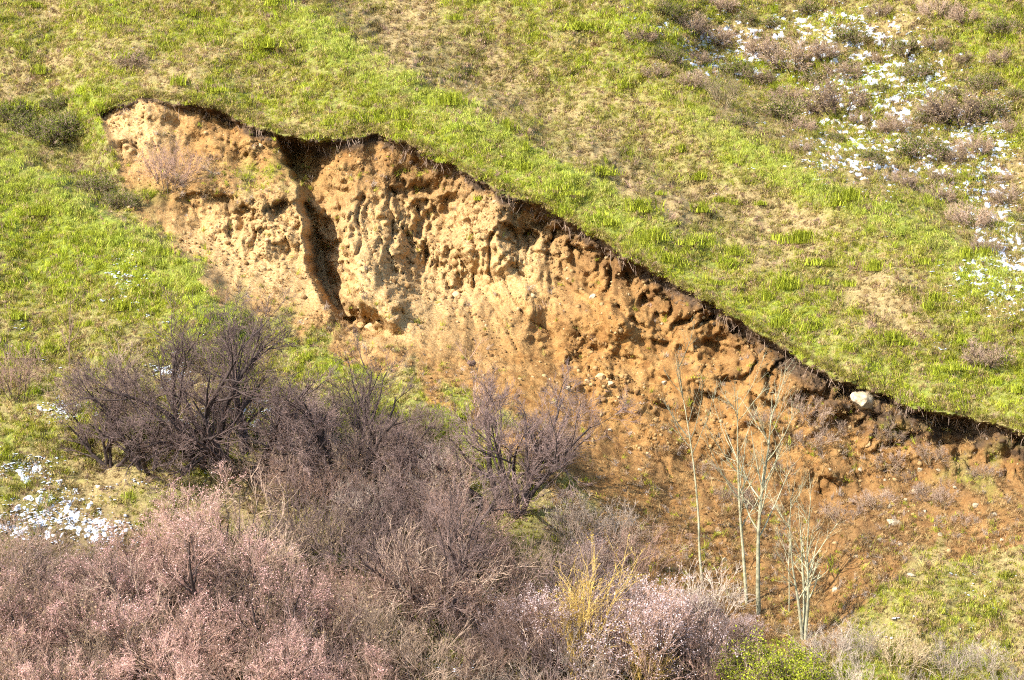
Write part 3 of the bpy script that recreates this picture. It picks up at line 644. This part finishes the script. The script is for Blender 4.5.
LAND = [(515, 440, 'the fan-shaped tree'), (205, 400, 'the large dark tree over snow'), (210, 570, 'the forked-trunk blossom tree'), (578, 640, 'the tall ochre willow'), (776, 655, 'the leafy green shrub'), (706, 655, 'the dark many-stemmed shrub'), (640, 650, 'the large pale blossom shrub'),
        (755, 540, 'the poplar pair'), (810, 600, 'the many-stemmed poplar'), (60, 505, 'the lower left snow patch'), (440, 560, 'the dark-stemmed thicket tree'), (345, 440, 'the bare tree between the dark trees'), (930, 600, 'the lower right grass patch'), (863, 396, 'the large pale boulder'),
        (720, 85, 'the pale brown bush'), (792, 55, 'the dark round bush'), (310, 250, 'the gully'), (150, 98, 'the left end of the scarp'), (70, 330, 'the lone grey sapling'), (455, 668, 'the snow at the bottom edge'), (150, 650, 'the lower blossom trees'), (372, 133, 'the hump in the turf edge'), (600, 240, 'the turf edge middle'), (985, 350, 'the brown bush near the right edge'), (120, 215, 'the green mound'), (0, 670, 'the lower left corner'), (1020, 680, 'the lower right corner'), (465, 0, 'the middle of the top edge'), (330, 690, 'the bottom edge left of centre'), (962, 112, 'the bush left of the snow bank'), (1008, 205, 'the snow at the right edge'), (870, 55, 'the middle snow streak'), (650, 20, 'the first snow flecks'), (860, 140, 'the lower middle snow')]
COUNT = {}
ORD = ['nearest', 'second', 'third', 'fourth', 'fifth', 'sixth', 'seventh', 'eighth', 'ninth', 'tenth', 'eleventh', 'twelfth', 'thirteenth', 'fourteenth', 'fifteenth', 'sixteenth']
def where(what, x, y, far=ORD):
    dx, dy, nm = min(((x - a, y - b, c) for a, b, c in LAND), key=lambda q: q[0] ** 2 + q[1] ** 2)
    rel_ = ('right of' if dx > 0 else 'left of') if abs(dx) > abs(dy) else ('below' if dy > 0 else 'above')
    return (what, rel_ + ' ' + nm), dx * dx + dy * dy
def uniquely(items):
    '''items: (what, x, y) -> one label each, counted outwards from the nearest landmark'''
    w = [where(*it) for it in items]; out = [None] * len(w)
    for k in {q[0] for q in w}:
        ids = sorted([i for i in range(len(w)) if w[i][0] == k], key=lambda i: w[i][1])
        for r, i in enumerate(ids):
            out[i] = ('' if len(ids) == 1 else ORD[min(r, 15)] + ' ') + k[0] + ' ' + k[1]
    return out
# --- prototypes
for i in range(3): proto('dark%d' % i, 'spread', 200 + i, n=6 + i % 2, h=2.7, tw=5, tw2=3, bark=B_DARK, twig=B_DTW, rad=.085)
proto('fan', 'spread', 211, n=8, h=2.4, lean0=.05, lean1=1.2, bark=B_DARK, twig=B_DTW, rad=.085, tw=6, tw2=4)
for i in range(3): proto('pink%d' % i, 'spread', 220 + i, n=5, h=2.3, lean0=.4, lean1=1.05, rad=.055, tw=4, bark=B_DARK, twig=B_RED, flower=4200, petal=P_PINK)
for i in range(2): proto('pale%d' % i, 'shrub', 230 + i, n=20, h=1.7, lean1=.95, k1=7, k2=5, bark=B_BRN, twig=B_TWIG, flower=9500, petal=P_PALE, s0=.008, s1=.021)
for i in range(4): proto('brown%d' % i, 'shrub', 240 + i, n=9 + 3 * i, h=1.8, rad=.024, bark=(B_DARK, B_GREY)[i % 2], twig=B_BRN)
for i in range(4): proto('mauve%d' % i, 'shrub', 250 + i, n=14, h=1.7, lean1=.9, k1=8, bark=B_DARK, twig=B_TWIG, flower=(600 if i > 1 else 0), petal=P_PINK, s0=.009, s1=.022)
for i in range(3): proto('grey%d' % i, 'shrub', 260 + i, n=16, h=1.3, lean1=1.0, k1=6, k2=4, bark=B_GREY, twig=B_GREY)
for i in range(2): proto('straw%d' % i, 'shrub', 265 + i, n=22, h=1.3, lean1=.7, k1=5, k2=3, bark=B_TAN, twig=B_TAN, rad=.012)
proto('thicket', 'shrub', 268, n=12, h=1.8, lean1=.9, k1=8, bark=B_DARK, twig=B_BRN, flower=900, petal=P_LIT)
proto('willow', 'shrub', 270, n=8, h=3.2, lean0=.01, lean1=.10, a0=.08, a1=.35, up=.04, k1=9, k2=4, k3=1, rad=.026, bark=B_YEL, twig=B_YEL, flower=1500, petal=P_OCH, flname='bud')
proto('willow1', 'shrub', 271, n=6, h=1.8, lean0=.02, lean1=.2, a0=.08, a1=.4, up=.04, k1=10, k2=4, k3=1, rad=.02, bark=B_YEL, twig=B_YEL, flower=900, petal=P_OCH, flname='bud')
proto('leafy', 'shrub', 272, n=34, h=1.0, lean1=1.0, k1=7, k2=5, bark=B_BRN, twig=B_BRN, flower=15000, petal=P_GRN, flname='foliage', s0=.012, s1=.03, jit=.05)
proto('scrub', 'shrub', 274, n=26, h=.75, lean1=1.15, k1=7, k2=5, k3=2, bark=B_DARK, twig=B_BRN, flower=1500, petal=P_LIT, flname='foliage')
proto('scrubgreen', 'shrub', 275, n=26, h=.7, lean1=1.15, k1=7, k2=5, k3=1, bark=B_DARK, twig=B_BRN, flower=5200, petal=P_DGR, flname='foliage')
proto('poplar0', 'poplar', 280, h=7.0, rad=.058, k1=10, t0=.45)
proto('poplar1', 'poplar', 281, h=7.2, rad=.082, k1=16, t0=.33)
proto('poplar2', 'poplar', 282, h=6.6, rad=.07, k1=15, t0=.38)
proto('poplar3', 'poplar', 283, n=3, h=4.6, rad=.062, lean0=.03, lean1=.16, k1=10, t0=.3, gap=.015)
proto('poplar4', 'poplar', 284, h=4.5, rad=.03, k1=8, t0=.3)
proto('whip', 'poplar', 285, h=4.5, rad=.026, k1=14, t0=.25, bark=B_TWIG)
for i in range(5): proto('green%d' % i, 'tuft', 290 + i, n=(260, 180, 320, 140, 220)[i], w=(.28, .4, .34, .22, .5)[i], h=(.38, .3, .48, .42, .26)[i])

proto('dusky', 'shrub', 273, n=12, h=1.7, lean1=.8, rad=.026, bark=B_DARK, twig=B_DARK)
roots()
for i in range(2): proto('dusk%d' % i, 'shrub', 277 + i, n=13, h=1.75, lean1=1.0, rad=.028, bark=B_DARK, twig=B_DTW)
# --- the single trees the photograph shows
DT = 'tree'
plant('bare_tree', 'fan', 515, 508, 1.42, 'dark fan-shaped bare tree at the foot of the bare earth', DT)
plant('bare_tree', 'dark0', 203, 462, 1.7, 'large dark bare tree spreading over snow below the green mound', DT, lean=-.1)
plant('bare_tree', 'dark1', 246, 466, 1.5, 'dark bare tree just right of the large tree over snow', DT, lean=.15)
plant('bare_tree', 'dark2', 150, 466, 1.2, 'smaller dark bare tree just left of the large tree over snow', DT, lean=-.2)
plant('bare_tree', 'dark2', 440, 600, 1.3, 'dark-stemmed bare tree in the thicket below the fan-shaped tree', DT)
plant('bare_tree', 'dark1', 348, 478, 1.25, 'brown bare tree between the large dark tree and the fan-shaped tree', DT)
plant('bare_tree', 'dark0', 300, 482, .95, 'small dark bare tree right of the large tree pair', DT)
plant('bare_tree', 'dark2', 398, 484, .85, 'low bare tree just left of the fan-shaped tree', DT)
plant('bare_tree', 'dark1', 112, 462, .8, 'low bare tree above the lower left snow patch', DT)
plant('sapling', 'whip', 70, 366, .62, 'thin grey sapling alone on the grass of the left slope', 'sapling')
plant('poplar_sapling', 'poplar0', 702, 582, .92, 'single thin pale poplar standing left of the poplar pair', DT, lean=-.1)
plant('poplar_sapling', 'poplar2', 747, 604, .93, 'left stem of the pale poplar pair before the bare earth', DT, lean=-.03)
plant('poplar_sapling', 'poplar1', 758, 614, .93, 'tallest pale poplar, right stem of the pair before the bare earth', DT)
plant('poplar_sapling', 'poplar3', 804, 640, .86, 'short many-stemmed pale poplar right of the poplar pair', DT)
plant('poplar_sapling', 'poplar4', 789, 612, .8, 'faint slender sapling between the poplar pair and the many-stemmed poplar', DT)
plant('sapling', 'whip', 478, 440, .8, 'wispy sapling rising behind the fan-shaped tree with a nest', 'sapling', lean=-.08)
plant('blossom_tree', 'pink0', 210, 606, 1.30, 'pink blossoming tree with a dark forked trunk showing', DT)
plant('willow_shrub', 'willow', 578, 702, 1.02, 'tall ochre willow shrub with upright stems at the bottom edge', 'shrub')
plant('willow_shrub', 'willow1', 648, 700, .9, 'small ochre willow shrub right of the tall willow', 'shrub')
plant('dark_shrub', 'dusky', 706, 694, 1.35, 'dark many-stemmed bare shrub beside the green leafy shrub', 'shrub')
plant('leafy_shrub', 'leafy', 776, 700, 1.5, 'bright yellow-green leafy shrub at the bottom edge', 'shrub')
plant('dry_shrub', 'mauve1', 168, 186, .85, 'grey twiggy bush inside the upper hollow of the scarp', 'shrub')
BL = 'pink blossoming trees in the lower thicket'
for k, (x, y, h, lb) in enumerate([(150, 690, 1.25, 'pink blossoming tree directly below the forked-trunk blossom tree'), (90, 672, 1.15, 'pink blossoming tree below the snow patch at lower left'), (265, 672, 1.2, 'pink blossoming tree right of the forked-trunk blossom tree'),
      (28, 660, 1.1, 'mauve pink tree at the left edge of the thicket'), (60, 735, 1.2, 'pink tree cut off by the lower left corner'), (215, 745, 1.2, 'pink tree at the bottom edge below the blossom trees'), (330, 730, 1.1, 'pink tree at the bottom edge left of the dark hollow'), (130, 610, .9, 'low pink blossoming tree left of the forked trunk')]):
    plant('blossom_tree', 'pink%d' % ((k + 1) % 3), x, y, h, lb, DT, BL)
PL = 'pale pink blossoming shrubs by the willow'
for k, (x, y, h, lb) in enumerate([(645, 694, 1.55, 'large pale pink blossoming shrub right of the tall willow'), (672, 632, .6, 'pale blossoming shrub above the large pale one'), (700, 625, .5, 'small pale blossoming shrub below the single thin poplar'), (540, 660, 1.05, 'pale mauve blossoming shrub left of the tall willow'),
      (625, 615, .65, 'pale mauve blossoming shrub above the tall willow'), (735, 648, .5, 'small pale blossoming shrub left of the poplar pair foot'), (590, 575, .6, 'mauve blossoming shrub below the peach slope of debris')]):
    plant('blossom_shrub', 'pale%d' % (k % 2), x, y, h, lb, 'shrub', PL)

# scrub on the upper slopes
for k, (x, y, h, p, lb) in enumerate([(792, 64, 1.35, 'scrub', 'dark round bush among snow high on the far slope'), (722, 104, .8, 'straw0', 'pale brown bare bush at the snow edge high on the slope'), (838, 108, 1.5, 'scrub', 'long dark scrub below the snow streaks on the far slope'), (960, 118, 1.5, 'scrub', 'dark bush left of the snow bank on the far slope'),
      (940, 116, 1.0, 'scrub', 'small dark bush beside the snow bank bush'), (990, 112, .9, 'scrubgreen', 'small greenish bush right of the snow bank'), (985, 362, 1.0, 'scrub', 'brown bare bush on the grass near the right edge'), (780, 118, 1.2, 'scrubgreen', 'olive bush below the round dark bush'), (920, 155, 1.2, 'scrubgreen', 'olive bush midway down the snowy slope'),
      (970, 225, 1.1, 'scrub', 'brown bush low on the snowy slope by the right edge'), (45, 140, 1.1, 'scrubgreen', 'dark green bush on the slope left of the scarp'), (25, 128, .9, 'scrubgreen', 'dark green bush near the left edge above the mound'), (130, 65, .8, 'scrub', 'dry brown bush above the left end of the scarp'), (940, 15, 1., 'scrub', 'dark bush at the top edge by the snow'), (690, 30, .9, 'scrub', 'low dark bush left of the first snow streak'), (12, 118, 1.0, 'scrubgreen', 'dark green bush at the left edge above the mound'), (68, 132, 1.2, 'scrubgreen', 'broad dark green bush left of the scarp end'), (58, 108, .8, 'scrubgreen', 'small dark green bush above the broad green one'), (95, 190, .9, 'scrubgreen', 'dark green bush below the scarp end by the mound'), (120, 205, .8, 'scrubgreen', 'dark green bush at the notch beside the mound'), (900, 130, .9, 'scrub', 'low dark bush in the middle of the snow patches')]):
    plant('scrub_bush', p, x, y, h, lb, 'bush', 'scrub bushes on the upper slopes')
DW = [(803, 408), (815, 418), (826, 432), (811, 443), (889, 442), (897, 462), (906, 478), (879, 505), (931, 497), (946, 503), (962, 523), (985, 475), (788, 470), (762, 420), (931, 457), (700, 470), (735, 500), (845, 520)]
proto('deadweed', 'shrub', 276, n=18, h=.8, lean0=.3, lean1=1.3, k1=6, k2=4, bark=B_TAN, twig=B_BRN)
for (x, y), lb in zip(DW, uniquely([('dry brown weed clump on debris', *c) for c in DW])):
    plant('dead_weed', 'deadweed', x, y, random.uniform(.5, .95), lb, 'weed', 'dry weeds on the debris')
SB = [(640, 40), (665, 60), (700, 60), (745, 20), (770, 25), (760, 80), (815, 80), (850, 40), (880, 90), (905, 50), (935, 45), (965, 60), (1000, 60), (1015, 95), (800, 130), (835, 140), (870, 160), (900, 185), (935, 200), (955, 160), (1000, 180), (985, 250), (1015, 220), (740, 125), (690, 85), (1000, 30), (880, 15), (965, 20), (810, 10), (720, 8), (670, 15), (655, 75), (715, 40), (785, 100), (825, 55), (845, 75), (860, 120), (885, 130), (915, 75), (925, 120), (950, 95), (985, 85), (1010, 130), (975, 150), (940, 180), (1005, 200), (880, 60), (760, 50), (735, 75), (800, 150)]
for (x, y), lb in zip(SB, uniquely([('low brown scrub bush among snow', *c) for c in SB])):
    plant('scrub_bush', random.choice(['scrub', 'scrub', 'scrubgreen']), x, y, random.uniform(.45, .9), lb, 'bush', 'scrub bushes on the upper slopes')
CL = [(395, 95), (450, 105), (465, 8), (540, 35), (470, 130), (480, 200), (600, 175), (570, 195), (560, 190), (735, 205), (760, 205), (735, 255), (690, 245), (860, 315), (915, 300), (930, 310), (850, 200), (870, 205), (660, 195), (640, 210), (580, 30), (455, 20), (330, 125), (365, 105), (405, 128), (905, 345), (890, 340), (945, 370), (720, 285), (765, 300), (810, 330), (700, 180), (820, 265), (500, 165), (525, 150), (610, 225), (655, 240), (780, 240), (250, 60), (180, 85), (60, 140), (20, 110), (85, 175), (165, 255), (180, 265), (195, 290), (40, 215), (90, 235), (140, 265), (20, 190)]
while len(CL) < 105:
    x, y = random.uniform(-5, 1030), random.uniform(0, 400)
    if (y < lip(x) - 10 and not (x > 690 and y < foldB(x) - 10) and not (foldA(x) - 70 < y < foldA(x) and 280 < x < 700)) or (x < 200 and foldM(x) + 10 < y < 370): CL.append((int(x), int(y)))
for k, ((x, y), lb) in enumerate(zip(CL, uniquely([('bright green leafy clump', *c) for c in CL]))):
    plant('green_clump', 'green%d' % (k * 7 % 5), x, y, random.uniform(.6, 1.4), lb, 'plant', 'green clumps on the open slope', sink=0, sx=random.uniform(.8, 1.7))

# --- the thicket: every shrub one by one
edge = line([(-30, 545), (60, 585), (130, 575), (200, 570), (290, 545), (400, 500), (450, 520), (540, 560), (620, 605), (680, 640), (740, 668), (790, 680), (850, 682), (930, 690), (1060, 692)])
pts = []
tries = 0
while tries < 9000 and len(pts) < 132:
    tries += 1
    x = rng.uniform(-25, 1050); y = rng.uniform(480, 760)
    if y < edge(x) + 6: continue
    if -30 < x < 150 and 480 < y < 605 and rng.uniform() < .93: continue
    if abs(x - 515) < 65 and y < 585: continue
    if abs(x - 776) < 48 and y > 660: continue
    if abs(x - 645) < 45 and y > 655: continue
    if 90 < x < 310 and 540 < y < 670 and rng.uniform() < .6: continue
    md = 31 + 12 * (y - 420) / 300
    if all(math.hypot(a - x, (b - y) * 1.5) > md for a, b in pts): pts.append((x, y))
for p in [(270, 478), (300, 462), (318, 492), (285, 506), (372, 452), (395, 470), (350, 500), (420, 482), (440, 500),
          (590, 560), (640, 585), (610, 540), (565, 530), (860, 660), (900, 672), (950, 676), (985, 668), (830, 660), (700, 628), (560, 470), (300, 500), (335, 470), (330, 515), (375, 490), (415, 455), (365, 515), (430, 515), (405, 500), (20, 400), (85, 420), (110, 400), (130, 425), (320, 420), (360, 425)]: pts.append(p)
pts.sort(key=lambda p: p[1])
todo = []
for x, y in pts:
    u = rng.uniform()
    if x > 790:   key, lb, nm = random.choice(['grey0', 'grey1', 'grey2', 'straw0']), 'pale grey leafless shrub', 'grey_shrub'
    elif y > 575 and x < 330: key, lb, nm = (random.choice(['mauve2', 'mauve3', 'mauve2', 'dusk0']), 'mauve twiggy shrub', 'budding_shrub') if u < .6 else (random.choice(['thicket', 'brown0', 'brown1']), 'brown twiggy shrub', 'brown_shrub')
    elif y < 560 and x < 330: key, lb, nm = random.choice(['brown0', 'dusk0', 'brown2', 'dusk1', 'mauve1', 'mauve0']), 'brown leafless shrub', 'brown_shrub'
    elif x > 560: key, lb, nm = random.choice(['mauve0', 'mauve2', 'dusk1', 'brown3', 'grey1']), 'mauve leafless shrub', 'mauve_shrub'
    else:         key, lb, nm = random.choice(['brown0', 'dusk0', 'brown3', 'mauve1', 'mauve2', 'grey1', 'dusk1', 'thicket']), 'grey-brown leafless shrub', 'brown_shrub'
    h = rng.uniform(.75, 1.4) * (.62 if x > 790 else 1) * (.72 if y < 515 else 1) * (.75 if x > 540 and y < 600 else 1)
    todo.append((nm, key, x, y, h, lb))
for (nm, key, x, y, h, w), lb in zip(todo, uniquely([(q[5], q[2], q[3]) for q in todo])):
    plant(nm, key, x, y, h, lb, 'shrub', nm.replace('_', ' ') + 's of the thicket')

# ------------------------------------------------------------------ stones
CREAM, qn, qb = mat('cream earth block'); r_ = ramp(qn, [(.3, (.32, .19, .08)), (.7, (.52, .37, .2))]); qn.links.new(noise(qn, 5, 6, .7), r_.inputs[0]); qn.links.new(r_.outputs[0], qb.inputs['Base Color'])
ROCK, rn, rb_ = mat('pale rock'); tcr = N(rn, 'ShaderNodeTexCoord').outputs['Object']; r_ = ramp(rn, [(.3, (.16, .11, .06)), (.5, (.36, .29, .19)), (.75, (.46, .40, .30))]); rn.links.new(noise(rn, 2.2, 6, .65, tcr), r_.inputs[0]); rn.links.new(r_.outputs[0], rb_.inputs['Base Color'])
bp_ = N(rn, 'ShaderNodeBump'); bp_.inputs['Strength'].default_value = .5; bp_.inputs['Distance'].default_value = .08; rn.links.new(noise(rn, 5, 6, .7, tcr), bp_.inputs['Height']); rn.links.new(bp_.outputs[0], rb_.inputs['Normal'])
def stone(px, py, w, label, seed, sq=(1, .8, .72), cat='stone', out=.3):
    p = spot(px, py); s = w / 33.0 / 2 * 1.15
    o = obj('boulder' if w > 15 else 'stone', rock_mesh('boulder', np.random.default_rng(seed), 3, sq), CREAM if 'cream' in label or 'shade' in label else ROCK)
    o.location = (p[0], p[1] - s * out, p[2]); o.scale = (s, s, s); o.rotation_euler = (random.uniform(-.4, .4), random.uniform(-.5, .5), random.uniform(0, 6))
    if w > 15: o.rotation_euler = (.15, .35, .4)
    tag(o, label, cat)
stone(863, 401, 26, 'large pale boulder stuck in the dark sod under the turf edge', 321, (1.2, .9, .85), 'boulder', .25)
stone(893, 523, 17, 'rounded pale boulder resting on red-brown debris near the right', 302, (1, .8, .6), 'boulder', .4)
stone(916, 492, 11, 'small brown stone above and right of the rounded boulder', 303)
stone(890, 507, 7, 'little pale stone just above the rounded boulder', 304)
stone(568, 389, 8, 'small white stone on the peach debris above the fan-shaped tree', 305)
stone(592, 297, 8, 'small white stone high on the face below the dark crack', 306)
stone(938, 470, 6, 'little stone on debris below the turf edge at right', 307)
stone(910, 575, 9, 'flat pale stone at the top of the lower right grass patch', 308, (1.2, .7, .4))
stone(600, 377, 12, 'block of cream rock in the rough patch of the face', 309); stone(611, 384, 9, 'lower cream block in the rough patch of the face', 310); stone(588, 382, 8, 'left cream block in the rough patch of the face', 311)
stone(664, 383, 7, 'small pale block left of the single thin poplar top', 312); stone(373, 330, 17, 'cream block at the foot of the buttress beside the gully', 313, (1, .8, .8)); stone(340, 317, 8, 'stone lying in the shade at the gully foot', 314)
stone(456, 296, 12, 'cream block below the shaded pocket of the face', 315); stone(1002, 540, 6, 'little pale stone near the right edge above the grass', 316); stone(880, 540, 7, 'little stone left below the rounded boulder', 317)
stone(798, 398, 5, 'tiny pale stone on the debris left of the large boulder', 318)

DS = [(905, 500), (925, 512), (870, 548), (850, 500), (955, 488), (975, 505), (940, 535), (885, 480), (830, 470), (900, 545), (995, 515), (920, 470), (860, 470), (780, 520), (680, 440), (640, 470), (610, 430), (725, 560), (835, 590), (655, 520)]
for k, ((x, y), lb) in enumerate(zip(DS, uniquely([('small tan stone on debris', *c) for c in DS]))):
    stone(x, y, random.uniform(4, 8), lb, 330 + k)
# birds' nests
def nest(px, py, dy, label, sc):
    r = np.random.default_rng(px); n = 260
    a = r.uniform(0, 6.28, n); el = r.uniform(-1.3, .25, n); rad = sc * r.uniform(.75, 1.05, n)
    p = np.stack([rad * np.cos(el) * np.cos(a), rad * np.cos(el) * np.sin(a), rad * np.sin(el) * .85], -1)
    d = nrm(np.cross(p, r.normal(size=(n, 3))))
    V, F = tubes(paths(r, p - d * sc * .5, d, np.full(n, sc), 4, 0, .25), np.full((n, 4), .008), 3, r)
    q = spot(478, 440); o = obj('bird_nest', mesh_np('bird_nest', V, F), B_TWIG)
    o.location = (q[0] - .08 * 2.25, q[1], q[2] + 2.25)
    tag(o, label, 'nest')
nest(470, 364, -2.2, 'dark round twig nest in the wispy sapling top', .11)
